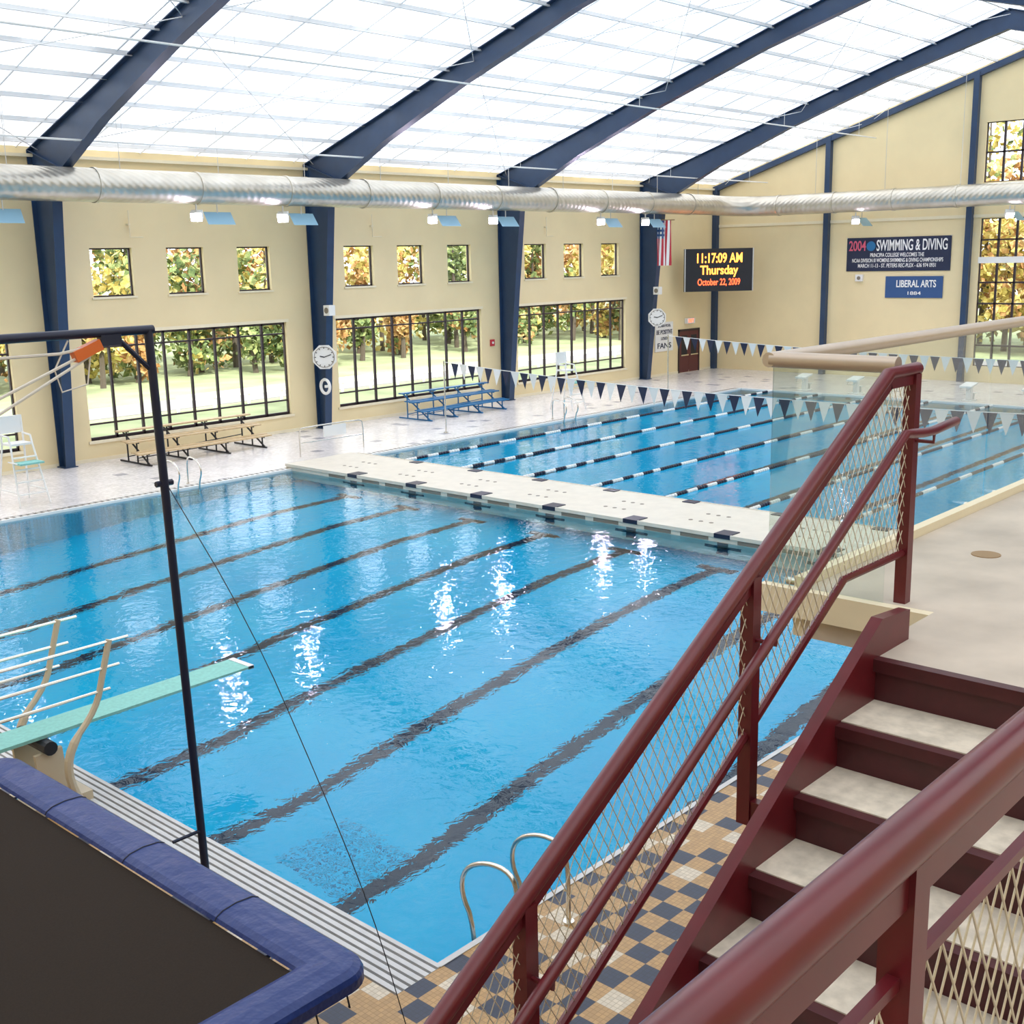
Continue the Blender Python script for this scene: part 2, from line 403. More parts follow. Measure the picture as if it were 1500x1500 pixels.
for (a,c,z0,z1) in eops:
    m=MB(); x=XW+.12
    n=8
    for i in range(n+1):
        yy=a+(c-a)*i/n; m.box(x,max(a,yy-.05),z0,x+.1,min(c,yy+.05),z1,frame)
    nz_=int((z1-z0)/.95)
    for i in range(nz_+1):
        z=z0+(z1-z0)*i/nz_; m.box(x,a,z-.04,x+.1,c,z+.04,frame)
    if z0<1: m.box(XW-.05,a,5.85,XW+.1,c,6.15,white)
    m.poly([(x+.05,a,z0),(x+.05,c,z0),(x+.05,c,z1),(x+.05,a,z1)],winglass)
    wi+=1; m.build('window_%d'%wi)
m=MB(); wall_strips(m,'x',YR-.3,.3,XS,XW+.3,[],lambda u:roof(YR)+.1,cream); m.build('wall_right')
m=MB(); wall_strips(m,'y',XS-.3,.3,YR,YW+.3,[],lambda u:roof(u)+.1,cream,(RY,)); m.build('wall_back')
for i,(z,d,h) in enumerate([(9.72,.10,.16),(10.12,.16,.10)]):
    m=MB(); m.box(XS,YW-d,z,XW,YW,z+h,cream2); m.build('trim_%d'%(i+1))
m=MB(); m.box(XS,YW-.03,0,XW,YW,.12,cream2); m.build('baseboard_left')
m=MB(); m.box(XW-.04,YR,8.05,XW,YW,8.2,cream2); m.build('trim_3')
m=MB()
for ya,yb in ((YR-.3,RY),(RY,YW+.3)):
    za,zb=roof(ya),roof(yb)
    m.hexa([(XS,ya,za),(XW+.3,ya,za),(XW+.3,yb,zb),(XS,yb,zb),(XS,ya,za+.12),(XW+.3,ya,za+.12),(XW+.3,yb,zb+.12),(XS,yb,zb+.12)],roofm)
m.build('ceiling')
m=MB()
pur=pm('purlin_white',(.80,.81,.82),.5)
yy=YW-.6
ys=[]
while yy>YR: ys.append(yy); yy-=1.5
for y in ys:
    z=roof(y); m.box(XS,y-.02,z-.12,XW,y+.02,z,pur)
    m.box(XS,y-.045,z-.13,XW,y+.045,z-.12,pur)
x=XS+1
while x<XW:
    for ya,yb in ((YR,RY),(RY,YW)):
        m.beam((x,ya,roof(ya)-.03),(x,yb,roof(yb)-.03),.035,.04,pur)
    x+=2.2
for k in range(-1,4):
    xa=C0+k*B
    for ya,yb in ((YW-.5,28.5),(28.5,RY)):
        m.tube([(xa,ya,roof(ya)-.3),(xa+B if xa+B<XW else XW,yb,roof(yb)-.3)],.015,pur,5)
        m.tube([(xa,yb,roof(yb)-.3),(xa+B if xa+B<XW else XW,ya,roof(ya)-.3)],.015,pur,5)
m.build('roof_purlins')
m=MB()
for y,z in ((34.2,10.35),(28.0,12.2)):
    m.tube([(XS+.1,y,z),(XW-.3,y,z)],.03,white,6)
    x=XS+1
    while x<XW: m.tube([(x,y,z),(x,y,roof(y)-.01)],.01,white,4); x+=3.7
m.build('sprinkler_pipe')

inner=[(37.25,0),(36.75,5),(36.3,9.0),(35.6,9.62),(33,10.85),(29,12.38),(24,14.05),(RY,15.40)]
outer=[(37.70,0),(37.70,5),(37.70,9.3),(37.70,roof(37.7)-.14),(33,roof(33)-.12),(29,roof(29)-.06),(24,roof(24)-.06),(RY,roof(RY)-.10)]
for k in range(-2,4):
    x=C0+k*B; m=MB()
    for mir in (False,True):
        I=[(2*RY-y if mir else y,z) for y,z in inner]; O=[(2*RY-y if mir else y,z) for y,z in outer]
        for i in range(len(I)-1):
            a,b_,c,d=I[i],I[i+1],O[i+1],O[i]
            m.prism([(x-.015,a[0],a[1]),(x-.015,b_[0],b_[1]),(x-.015,c[0],c[1]),(x-.015,d[0],d[1])],(.03,0,0),navy)
            m.beam((x,a[0],a[1]),(x,b_[0],b_[1]),.34,.035,navy,up=(0,.3,1))
            m.beam((x,d[0],d[1]),(x,c[0],c[1]),.34,.03,navy,up=(0,.3,1))
        m.beam((x,I[3][0],I[3][1]),(x,O[3][0],O[3][1]),.30,.03,navy,up=(0,.3,1))
        m.box(x-.25,min(I[0][0],O[0][0])-.05,0,x+.25,max(I[0][0],O[0][0])+.02,.03,navy)
    m.build('steel_rigid_frame')
m=MB()
for y in (37.6,30.65,23.0,15.1,7.5,.5):
    m.box(XW-.30,y-.14,0,XW,y+.14,roof(y)-.2,navy)
for ya,yb in ((.3,RY),(RY,YW)):
    m.beam((XW-.15,ya,roof(ya)-.3),(XW-.15,yb,roof(yb)-.3),.25,.28,navy)
m.build('end_wall_frame')

# ------------------------------------------------------------------ duct
DYc,DZc,DR=35.35,9.14,.52
m=MB()
cx,cy=XW-4.2,DYc-2.4
arc=[(cx+2.4*math.sin(t),cy+2.4*math.cos(t),DZc-.1*math.sin(t)) for t in [math.pi/2*i/6 for i in range(1,7)]]
path=[(XS+.05,DYc,DZc)]
x=XS+2
while x<XW-4.4: path.append((x,DYc,DZc)); x+=2
path+= [(XW-4.2,DYc,DZc)]+arc+[(XW-1.8,20,DZc-.1),(XW-1.8,YR+.1,DZc-.1)]
m.tube(path,DR,duct_m,24)
x=XS+.5
while x<XW-4.5:
    m.tube([(x,DYc,DZc),(x+.12,DYc,DZc)],DR+.03,duct_m,24); x+=3.7
y=cy-.3
while y>0:
    m.tube([(XW-1.8,y,DZc-.1),(XW-1.8,y-.12,DZc-.1)],DR+.03,duct_m,24); y-=3.2
x=XS+1.5
while x<XW-5:
    m.tube([(x,DYc,DZc+.4),(x,DYc,roof(DYc)-.01)],.012,alum,5); x+=3.7
y=30.5
while y>0: m.tube([(XW-1.8,y,DZc+.3),(XW-1.8,y,roof(y)-.01)],.012,alum,5); y-=3.8
m.build('air_duct',smooth=True)
def flood(x,y,z,d):
    m=MB(); d=Vector(d).normalized()
    c=Vector((x,y,z))
    m.beam(c-d*.18,c+d*.10,.38,.30,white)
    m.beam(c+d*.10,c+d*.12,.32,.24,lamp)
    m.prism([c+Vector((.35,.1,.12)),c+Vector((1.45,.1,.12)),c+Vector((1.35,-.30,-.28)),c+Vector((.25,-.30,-.28))],(0,.02,.03),lblue)
    m.tube([c+Vector((0,0,.1)),c+Vector((0,0,.40))],.03,alum,6)
    m.tube([c+Vector((.9,.1,.1)),c+Vector((.9,.1,.42))],.02,alum,6)
    m.build('floodlight')
for k in (-1,0,1,2):
    for xx in (23.0,26.6): flood(xx+k*B,35.2,8.22,(-.62,-.6,-.40))
flood(XW-1.8,28.2,8.1,(-.6,-.4,-.6)); flood(XW-1.8,20.5,8.1,(-.6,-.4,-.6))

# ------------------------------------------------------------------ wall mounted things
e=MB(); rt=Vector((.7071,-.7071,0)); nn=Vector((-.7071,-.7071,0)); c=Vector((56.1,35.55,5.72))
e.beam(c-rt*1.9,c+rt*1.9,.24,2.3,black)
for s in (-1,1):
    e.beam(c+rt*1.88*s+nn*.13,c+rt*1.88*s+nn*.14,.06,2.3,alum)
for s in (-1.2,1.2): e.beam(c+rt*s,c+rt*s-nn*1.2,.08,.08,navy)
sb=e.build('scoreboard')
for t,dz,sz,wd_,of_ in (('11:17:09 AM',.62,.72,2.5,.012),('Thursday',-.02,.68,2.1,.012),('October 22, 2009',-.66,.50,2.35,.004)):
    text(t,sz,c+nn*.135+Vector((0,0,dz)),rt,led if dz>-.5 else ledr,sb,'led_text',wd_,off=of_)
def banner(name,y0,y1,z0,z1,mat,lines):
    m=MB(); m.box(XW-.05,y1,z0,XW-.02,y0,z1,mat)
    for y in (y0,y1): m.tube([(XW-.06,y,z1),(XW-.02,y,z1)],.03,alum,6)
    o=m.build(name)
    for t,dy,z,sz,mt,wd_ in lines: text(t,sz,(XW-.07,dy,z),(0,-1,0),mt,o,'lettering',wd_,off=.01 if sz>.4 else .002)
    return o
o=banner('banner',29.48,23.88,5.52,7.24,bann,[('2004',28.88,6.80,.72,pink,.95),('SWIMMING & DIVING',25.93,6.80,.78,paperm,3.75),('PRINCIPIA COLLEGE WELCOMES THE',26.7,6.33,.28,paperm,2.9),('NCAA DIVISION III WOMENS SWIMMING & DIVING CHAMPIONSHIPS',26.7,6.06,.28,paperm,4.9),('MARCH 11-13 - ST. PETERS REC-PLEX - 636 974 0931',26.7,5.79,.28,paperm,4.2)])
bp=MB(); bp.tube([(XW-.08,28.12,6.80),(XW-.06,28.12,6.80)],.25,bluep,20); bp.build('logo_disc',parent=o)
banner('banner',27.25,24.2,4.15,5.25,bann2,[('LIBERAL ARTS',25.6,4.85,.5,paperm,2.1),('1884',25.7,4.38,.24,paperm,.7)])
m=MB(); m.box(53.2,YW-.06,1.35,54.9,YW-.02,2.95,white); o=m.build('wall_poster')
for t,z,s,wd_ in (('SPLASH POOL',2.75,.2,1.2),('BE POSITIVE',2.4,.34,1.5),('LOUD',2.05,.22,.6),('FANS',1.65,.42,1.3)): text(t,s,(54.05,YW-.07,z),(1,0,0),bann,o,'lettering',wd_,off=.004)
def clock(loc,r,facing,name='wall_clock'):
    fd=Vector(facing).normalized(); loc=Vector(loc); s=Vector((0,0,1)).cross(fd).normalized(); u=Vector((0,0,1))
    m=MB()
    oc=[loc+ s*math.cos(a)*r+u*math.sin(a)*r for a in [math.pi/8+math.pi/4*i for i in range(8)]]
    m.prism([p_-fd*.08 for p_ in oc],fd*.08,white)
    m.tube([loc+s*math.cos(a)*r*.8+u*math.sin(a)*r*.8+fd*.01 for a in [math.pi*2*i/24 for i in range(24)]],.012,slot,5,closed=True)
    for i in range(12):
        a=math.pi*2*i/12; q=loc+fd*.012+s*math.cos(a)*r*.66+u*math.sin(a)*r*.66
        m.beam(q,q+(s*math.cos(a)+u*math.sin(a))*r*.1,.03,.01,black,up=fd)
    m.beam(loc+fd*.02,loc+fd*.02+(u*.2+s*.55)*r,.03,.01,black,up=fd)
    m.beam(loc+fd*.02,loc+fd*.02+(-s*.35+u*.08)*r,.04,.01,black,up=fd)
    m.beam(loc-fd*.08,loc-fd*.45,.08,.08,navy)
    m.build(name)
clock((29.2,36.55,2.95),.50,(-.75,-.6,0))
clock((51.6,36.45,3.35),.50,(-.7,-.7,0))
m=MB(); m.tube([(29.45,36.9+.28*math.cos(a),1.75+.28*math.sin(a)) for a in [math.pi*2*i/20 for i in range(20)]],.06,white,8,closed=True)
m.box(29.45,36.85,1.7,29.7,36.95,1.8,white); m.build('rescue_ring',smooth=True)
def door(idx,x0,x1):
    m=MB(); y=YW-.002
    m.box(x0-.12,y-.05,0,x0,y,2.45,frame); m.box(x1,y-.05,0,x1+.12,y,2.45,frame); m.box(x0-.12,y-.05,2.33,x1+.12,y,2.45,frame)
    mid=(x0+x1)/2
    for a,c in ((x0,mid-.01),(mid+.01,x1)):
        m.box(a,y-.03,0.01,c,y-.005,2.33,doorm); m.box(a+.18,y-.035,1.0,c-.18,y-.03,2.1,black)
        m.box(a+.1,y-.09,.95,c-.1,y-.05,1.02,steel)
    m.build('door_%d'%idx)
door(1,55.6,57.5)
m=MB(); m.box(56.1,YW-.2,2.75,56.9,YW-.02,3.05,white); o=m.build('exit_sign'); text('EXIT',.26,(56.5,YW-.21,2.9),(1,0,0),ledr,o,'lettering')
m=MB(); fx,fy=50.1,35.45
n=13
for i in range(n):
    mat=red if i%2==0 else white
    w_=.80/n
    for j in range(20):
        za,zb=8.30-j*.112,8.30-(j+1)*.112
        mt=bann2 if (i<6 and j<8) else mat
        if mt is bann2 and (i+j)%2==0 and i%2: mt=white
        def P(ii,z):
            return (fx+ii*w_*.7+.05*math.sin(ii*1.3),fy-ii*w_*.72+.06*math.sin(ii*1.1+z*.8),z)
        m.poly([P(i,zb),P(i+1,zb),P(i+1,za),P(i,za)],mt)
m.tube([(fx-.1,fy+.1,8.32),(fx+.65,fy-.65,8.32)],.025,brass,6)
m.tube([(fx+.1,fy-.1,8.32),(fx+.1,fy-.1,8.63)],.01,black,4)
m.build('american_flag')
for k in (1,3):
    m=MB(); x=C0+k*B; m.box(x-.35,36.35,4.55,x-.05,36.7,4.95,white); m.tube([(x-.37,36.52,4.75),(x-.35,36.52,4.75)],.12,slot,10); m.box(x-.1,36.5,4.6,x-.02,36.8,4.9,alum); m.build('loudspeaker')
m=MB(); m.box(XW-.16,28.5,5.0,XW-.002,28.9,5.35,white); m.tube([(XW-.18,28.7,5.17),(XW-.16,28.7,5.17)],.1,slot,10); m.build('loudspeaker')
m=MB(); m.box(40.0,YW-.08,2.6,40.25,YW-.002,2.9,red); m.tube([(40.12,YW-.1,2.75),(40.12,YW-.08,2.75)],.06,white,10); m.build('fire_alarm')
for k in (0,1,2):
    m=MB(); x=C0+k*B+3.2
    m.tube([(x,YW-.12,8.5),(x,YW-.12,7.6),(x+.5,YW-.12,7.6)],.02,cream2,6); m.box(x-.05,YW-.12,8.0,x+.05,YW-.002,8.06,cream2); m.build('wall_conduit')

def bleacher(x0,x1,yf,rows,seat,fr,name):
    m=MB()
    dy,dz=.62,.34
    for r in range(rows):
        y=yf+r*dy; z=.45+r*dz
        m.box(x0,y+.02,z-.05,x1,y+.30,z,seat)
        if r>0: m.box(x0,y-.32,z-.36,x1,y-.05,z-.32,seat)
    n=4
    for i in range(n):
        x=x0+.35+(x1-x0-.7)*i/(n-1)
        m.beam((x,yf-.1,.03),(x,yf+rows*dy+.05,.03),.05,.05,fr)
        m.beam((x,yf,.03),(x,yf+rows*dy-.2,.05+rows*dz+.0),.04,.05,fr)
        for r in range(rows):
            y=yf+r*dy+.15; z=.41+r*dz; m.beam((x,y,.03),(x,y,z-.01),.04,.04,fr)
            m.beam((x,y-.14,z-.02),(x,y+.14,z-.02),.04,.04,fr)
    for r in range(1,rows): m.beam((x0+.35,yf+r*dy+.15,.2),(x1-.35,yf+r*dy+.15,.2+.1*r),.03,.03,fr)
    m.build(name)
bleacher(20.1,25.5,35.2,3,wood,black,'wooden_bleacher')
bleacher(33.2,38.5,35.2,3,bluep,bluep,'blue_bleacher')

def chair(x,y,rot):
    m=MB(); R=Matrix.Rotation(rot,3,'Z')
    def P(a,b_,c_): v=R@Vector((a,b_,c_)); return (x+v.x,y+v.y,v.z)
    r=.03
    for s in (-1,1):
        m.tube([P(-.55,s*.45,0),P(-.25,s*.32,1.7),P(-.28,s*.32,2.5)],r,white,8)
        m.tube([P(.75,s*.45,0),P(.28,s*.32,1.7),P(.2,s*.32,1.95),P(-.25,s*.32,1.98)],r,white,8)
        m.tube([P(-.5,s*.42,.4),P(.64,s*.42,.4)],r*.8,white,8)
    for t in (.2,.4,.6,.8):
        a=.75-.47*t; h=1.7*t; ww=.45-.13*t
        m.beam(P(a,-ww,h),P(a,ww,h),.12,.03,white)
    m.beam(P(-.3,0,1.72),P(.28,0,1.72),.64,.06,white)
    m.beam(P(-.29,-.32,2.25),P(-.29,.32,2.25),.06,.5,white)
    m.beam(P(.2,-.4,1.25),P(.75,-.4,1.25),.03,.03,white)
    m.beam(P(.35,0,1.22),P(.85,0,1.22),.7,.05,teal)
    m.build('lifeguard_chair',smooth=False)
chair(14.9,32.8,-math.pi/2); chair(39.8,33.0,-math.pi/2)
for y in LY:
    m=MB(); x=XP+.45
    m.beam((x+.35,y,.02),(x+.35,y,.62),.22,.22,white); m.box(x+.05,y-.25,0,x+.65,y+.25,.04,white)
    m.prism([(x-.15,y-.27,.60),(x+.6,y-.27,.72),(x+.6,y-.27,.80),(x-.15,y-.27,.68)],(0,.54,0),white)
    m.box(x+.45,y-.2,.3,x+.75,y+.2,.34,white); m.beam((x+.72,y,.02),(x+.72,y,.34),.2,.05,white)
    m.tube([(x-.05,y-.2,.6),(x-.2,y-.2,.45),(x-.2,y+.2,.45),(x-.05,y+.2,.6)],.015,steel,6)
    m.build('starting_block')
def pennants(x,ya,za,yb,zb,sag):
    m=MB()
    def Z(y): t=(y-ya)/(yb-ya); return za+(zb-za)*t-4*sag*t*(1-t)
    n=40; m.tube([(x,ya+(yb-ya)*i/n,Z(ya+(yb-ya)*i/n)) for i in range(n+1)],.012,white,5)
    y=ya-.4; i=0
    while y>yb+.5:
        z=Z(y); z2=Z(y-.40); mt=white if i%2 else bann
        m.poly([(x,y,z),(x,y-.40,z2),(x+.06*math.sin(i),y-.20,z-.60)],mt)
        y-=.44; i+=1
    for yy_,zz in ((ya,za),(yb,zb)):
        m.tube([(x,yy_,0),(x,yy_,zz+.05)],.028,steel,8); m.tube([(x,yy_,0),(x,yy_,.03)],.1,steel,10)
    m.build('backstroke_pennants')
pennants(31.6,32.3,2.75,5.9,2.45,.35)
pennants(46.2,32.0,2.85,5.9,2.5,.3)

def grab(x,y,sy,name='pool_ladder',h=.85,gap=.75):
    m=MB()
    for dx in (0,gap):
        m.tube(smoothpath([(x+dx,y-sy*.50,0),(x+dx,y-sy*.50,h*.75),(x+dx,y-sy*.42,h),(x+dx,y-sy*.1,h),(x+dx,y+sy*.22,h*.80),(x+dx,y+sy*.28,h*.45),(x+dx,y+sy*.10,.1),(x+dx,y+sy*.08,-1.2)],2),.026,steel,10)
        m.tube([(x+dx,y-sy*.50,0),(x+dx,y-sy*.50,.025)],.06,steel,12)
    for z in (-.35,-.65,-.95): m.box(x,y+sy*.04,z,x+gap,y+sy*.14,z+.03,steel)
    m.build(name,smooth=True)
grab(7.45,7.35,1); grab(18.7,30.85,-1); grab(36.9,30.85,-1)
m=MB(); m.tube(smoothpath([(24.6,32.4,0),(24.6,32.4,.95),(24.6,32.2,1.05),(27.1,32.2,1.05),(27.3,32.2,.95),(27.3,32.2,0)],1),.025,steel,8); m.box(25.5,32.17,.62,26.5,32.2,1.0,white); m.tube([(24.6,32.3,.5),(27.3,32.2,.5)],.018,steel,6); m.build('deck_guard_rail',smooth=True)

# ------------------------------------------------------------------ diving board
m=MB()
BY=13.62
m.hexa([(4.0,BY-.25,.92),(9.1,BY-.25,1.0),(9.1,BY+.25,1.0),(4.0,BY+.25,.92),(4.0,BY-.25,.97),(9.1,BY-.25,1.03),(9.1,BY+.25,1.03),(4.0,BY+.25,.97)],teal)
m.box(9.02,BY-.25,.985,9.11,BY+.25,1.035,alum)
m.tube([(6.0,BY-.4,.86),(6.0,BY+.4,.86)],.09,black,12)
m.box(5.6,BY-.35,0,6.5,BY+.35,.12,beigecast); m.beam((6.05,BY-.3,.1),(6.0,BY-.3,.8),.06,.35,beigecast); m.beam((6.05,BY+.3,.1),(6.0,BY+.3,.8),.06,.35,beigecast)
m.box(4.05,BY-.3,0,4.3,BY+.3,.90,beigecast)
for y in (12.95,14.25):
    for z,xe in ((2.1,7.0),(1.78,6.85),(1.5,6.7)):
        m.tube([(3.2,y,z-.02),(xe,y,z)],.022,steel,8)
    m.tube(smoothpath([(6.75,y,2.12),(6.62,y,1.7),(6.5,y,1.3),(6.1,y,.9),(6.05,y,.5),(6.25,y,0)],2),[.04]*13+[.055]*30,beigecast,8)
    m.tube([(4.2,y,2.05),(4.2,y,0)],.03,beigecast,8)
m.box(3.0,13.0,.45,4.0,14.2,.5,beigecast)
m.build('diving_board')

# ------------------------------------------------------------------ trampoline
tx0,tx1,ty0,ty1,tz=1.3,5.27,6.36,12.62,1.2
def rr(x0,x1,y0,y1,r,n=6):
    P=[]
    for cx_,cy_,a0 in ((x1-r,y0+r,-90),(x1-r,y1-r,0),(x0+r,y1-r,90),(x0+r,y0+r,180)):
        for i in range(n+1):
            a=math.radians(a0+90*i/n); P.append((cx_+r*math.cos(a),cy_+r*math.sin(a)))
    return P
m=MB()
prof=[(0,-.10),(0,-.02),(.02,.02),(.08,.05),(.24,.065),(.38,.05),(.44,.02),(.46,-.01)]
loops=[]
for off,dz in prof:
    rad=max(.26-off,.02)
    loops.append([(a,b_,tz+dz) for a,b_ in rr(tx0+off,tx1-off,ty0+off,ty1-off,rad)])
for A,Bq in zip(loops[:-1],loops[1:]):
    n=len(A)
    for i in range(n): m.poly([A[i],A[(i+1)%n],Bq[(i+1)%n],Bq[i]],padm)
m.poly([(a,b_,tz-.03) for a,b_,c_ in loops[-1]],bedm)
for y in (7.9,9.4,10.9): m.tube([(tx1-o_,y,tz+d_+.004) for o_,d_ in prof],.006,black,4)
for x in (2.2,3.6): m.tube([(x,ty0+o_,tz+d_+.004) for o_,d_ in prof],.006,black,4)
m.tube([(a,b_,tz-.10) for a,b_ in rr(tx0+.08,tx1-.08,ty0+.08,ty1-.08,.2)],.035,steel,8,closed=True)
for x in (tx0+.4,tx1-.4):
    for y in (ty0+.9,ty1-.9):
        m.tube([(x,y-.5,.04),(x,y,.6),(x,y+.5,.04)],.03,steel,8); m.tube([(x,y,.6),(x,y,tz-.1)],.03,steel,8)
    m.tube([(x,ty0+.4,.04),(x,ty1-.4,.04)],.03,steel,8)
for i in range(4): m.tube([(tx1-.3-i*.3,ty0+.02,tz-.1),(tx1-.3-i*.3,ty0-.01,tz-.2),(tx1-.28-i*.3,ty0+.03,tz-.22)],.008,black,5)
m.build('trampoline',smooth=True)
m=MB(); px,py,pz=5.98,9.9,6.02
for x,xt in ((px,px-.1),(.6,.6)):
    m.tube([(x,py,0),(xt,py+.05,pz)],.042,navytrim,10); m.box(x-.25,py-.25,0,x+.25,py+.25,.04,navytrim)
    m.tube([(x,py,.9),(x-.35 if x>3 else x+.35,py,.9)],.02,navytrim,6)
pt_=px-.1; py+=.05
m.tube([(pt_+.05,py,pz),(.55,py,pz)],.042,navytrim,10)
m.tube([(pt_,py,pz-.38),(pt_-.38,py,pz)],.025,navytrim,8)
m.tube([(px+.02,py,4.55),(px-.16,py,4.55)],.03,navytrim,6)
m.box(pt_-.5,py-.04,pz-.12,pt_-.3,py+.04,pz-.02,navytrim)
m.beam((pt_-.50,py,pz-.10),(pt_-.76,py,pz-.20),.09,.10,orange)
m.tube([(pt_-.3,py,pz-.08),(pt_-.9,py-.02,pz-.16),(2.2,py-.1,pz-.15)],.014,rope,6)
m.tube([(pt_-.6,py,pz-.2),(3.2,py-.3,4.9)],.014,rope,6)
m.tube([(pt_-.7,py,pz-.2),(3.2,py-.2,5.1)],.014,rope,6)
m.tube([(pt_-.8,py,pz-.05),(pt_-.95,py,pz-.3),(pt_-.9,py,pz-.5),(pt_-.65,py,pz-.45),(pt_-.6,py,pz-.2)],.008,rope,5)
m.tube(smoothpath([(px-.05,py,4.55),(px+.1,py-1.0,3.3),(px+.1,py-1.9,2.0),(px,py-2.7,1.0),(px,py-3.1,0)],2),.006,black,4)
m.build('trampoline_spotting_rig',smooth=True)

# ------------------------------------------------------------------ upper concourse
m=MB()
m.box(XS,YR,CF-.25,4.26,.40,CF,floorc); m.box(4.26,YR,CF-.25,4.56,1.93,CF,floorc); m.box(4.56,YR,CF-.25,4.99,2.0,CF,floorc); m.box(4.99,YR,CF-.25,XW,2.64,CF,floorc)
m.tube([(6.14,2.2,CF-.01),(6.14,2.2,CF+.004)],.075,brass,24)
m.build('floor_mezzanine')
m=MB(); gz=6.1
m.tube([(4.98,2.22,gz),(4.98,2.85,gz)],.038,bronze,12)
m.tube([(4.95,2.85,gz),(XW-.5,2.85,gz)],.036,bronze,12)
m.box(4.975,2.24,CF-.10,4.985,2.84,gz-.03,railglass)
x=5.0
while x<XW-2:
    x2=x+1.42
    m.box(x,2.842,CF-.10,x2-.02,2.852,gz-.03,railglass)
    for q in (x+.25,x2-.25): m.tube([(q,2.72,CF-.06),(q,2.88,CF-.06)],.02,steel,10)
    x=x2
m.box(4.99,2.642,CF-.25,XW-2,2.70,CF+.05,cream2)
m.box(4.93,2.0,CF-.14,4.988,2.86,CF+.0,cream2)
m.build('glass_balustrade',smooth=True)

SL=.18/.31
YL,YRt=1.93,.52
def nz(x): return CF-(4.26-x)*SL
st=MB()
n=27
for i in range(n):
    x=4.26-.31*i; z=CF-.18*i
    if z-.18<-.01: break
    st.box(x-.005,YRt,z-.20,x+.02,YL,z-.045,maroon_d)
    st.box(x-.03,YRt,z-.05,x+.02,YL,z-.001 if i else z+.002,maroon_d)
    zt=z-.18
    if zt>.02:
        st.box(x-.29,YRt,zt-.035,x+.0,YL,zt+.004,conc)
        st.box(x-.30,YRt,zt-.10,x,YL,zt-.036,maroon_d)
for yy_ in (YL,YRt-.05):
    bb=-4.3
    st.prism([(4.56,yy_,CF+.13),(4.56,yy_,CF-.26),(4.1,yy_,CF-.42),(bb,yy_,nz(bb)-.36),(bb,yy_,nz(bb)+.10),(4.30,yy_,nz(4.30)+.13)],(0,.05,0),maroon)
st.build('staircase')

def clipseg(poly,p,d):
    t0,t1=-1e9,1e9; n=len(poly)
    area=sum(poly[i][0]*poly[(i+1)%n][1]-poly[(i+1)%n][0]*poly[i][1] for i in range(n))
    sg=1 if area>0 else -1
    for i in range(n):
        a=poly[i]; b_=poly[(i+1)%n]; ex,ey=b_[0]-a[0],b_[1]-a[1]; nx,ny=-ey*sg,ex*sg
        den=nx*d[0]+ny*d[1]; num=nx*(a[0]-p[0])+ny*(a[1]-p[1])
        if abs(den)<1e-9:
            if num>0: return None
        else:
            t=num/den
            if den>0: t0=max(t0,t)
            else: t1=min(t1,t)
    return (t0,t1) if t1-t0>.01 else None
def wiremesh(mb,poly,y,sp,ang,r,mat):
    cx_=sum(q[0] for q in poly)/len(poly); cz_=sum(q[1] for q in poly)/len(poly)
    for s,dy in ((1,.002),(-1,-.002)):
        d=(math.cos(ang)*1,math.sin(ang)*s); nrm=(-d[1],d[0])
        for i in range(-90,91):
            p=(cx_+nrm[0]*sp*i,cz_+nrm[1]*sp*i); c_=clipseg(poly,p,d)
            if c_:
                a=(p[0]+d[0]*c_[0],y+dy,p[1]+d[1]*c_[0]); b_=(p[0]+d[0]*c_[1],y+dy,p[1]+d[1]*c_[1])
                mb.tube([a,b_],r,mat,5,cap=False)
RYp=2.18
RH=.765
def rtop(x): return nz(x)+RH
m=MB()
posts=[5.05,3.70,2.40,1.10,-.20,-1.5,-2.8]
X_b=4.80
zb=rtop(X_b)
m.tube([(5.09,RYp,zb),(X_b,RYp,zb),(-4.0,RYp,rtop(-4.0))],.030,maroon,12)
m.beam((X_b,RYp,zb-.04),(-4.0,RYp,rtop(-4.0)-.04),.03,.05,maroon)
m.beam((5.07,RYp,zb-.04),(X_b,RYp,zb-.04),.03,.05,maroon)
def zlow(x): return nz(x)+.13 if x<4.45 else nz(4.45)+.13
for i,x in enumerate(posts):
    zt=zb if x>X_b else rtop(x)
    zb0=CF-.1 if x>4.3 else nz(x)-.25
    m.box(x-.028,RYp-.028,zb0,x+.028,RYp+.028,zt-.02,maroon)
    if x<4.5: m.box(x-.02,1.98,zb0+.02,x+.02,RYp,zb0+.10,maroon)
m.tube([(5.05,RYp,zlow(4.45)),(4.45,RYp,zlow(4.45)),(-4,RYp,zlow(-4))],.018,maroon,8)
for a,c in zip(posts[:-1],posts[1:]):
    x1,x0_=a-.03,c+.03
    if x1>X_b:
        wiremesh(m,[(x0_,zlow(x0_)),(4.45,zlow(4.45)),(4.45,rtop(4.45)-.06),(x0_,rtop(x0_)-.06)],RYp,.044,math.radians(60),.0018,wire)
        wiremesh(m,[(4.45,zlow(4.45)),(x1,zlow(4.45)),(x1,zb-.06),(X_b,zb-.06),(4.45,rtop(4.45)-.06)],RYp,.044,math.radians(60),.0018,wire)
    else:
        wiremesh(m,[(x0_,zlow(x0_)),(x1,zlow(x1)),(x1,rtop(x1)-.06),(x0_,rtop(x0_)-.06)],RYp,.044,math.radians(60),.0018,wire)
hy=2.07; HH=.56
m.tube(smoothpath([(5.34,hy+.02,CF+.82),(5.15,hy,CF+.82),(5.0,hy,CF+.81),(4.75,hy,nz(4.75)+HH-.01)],1)+[(-4.0,hy,nz(-4)+HH)],.021,maroon,10)
for x in posts:
    z=(nz(x)+HH) if x<4.9 else CF+.82
    m.tube([(x,RYp,z-.06),(x,hy,z-.06),(x,hy,z-.01)],.009,maroon,6)
m.build('stair_railing',smooth=True)

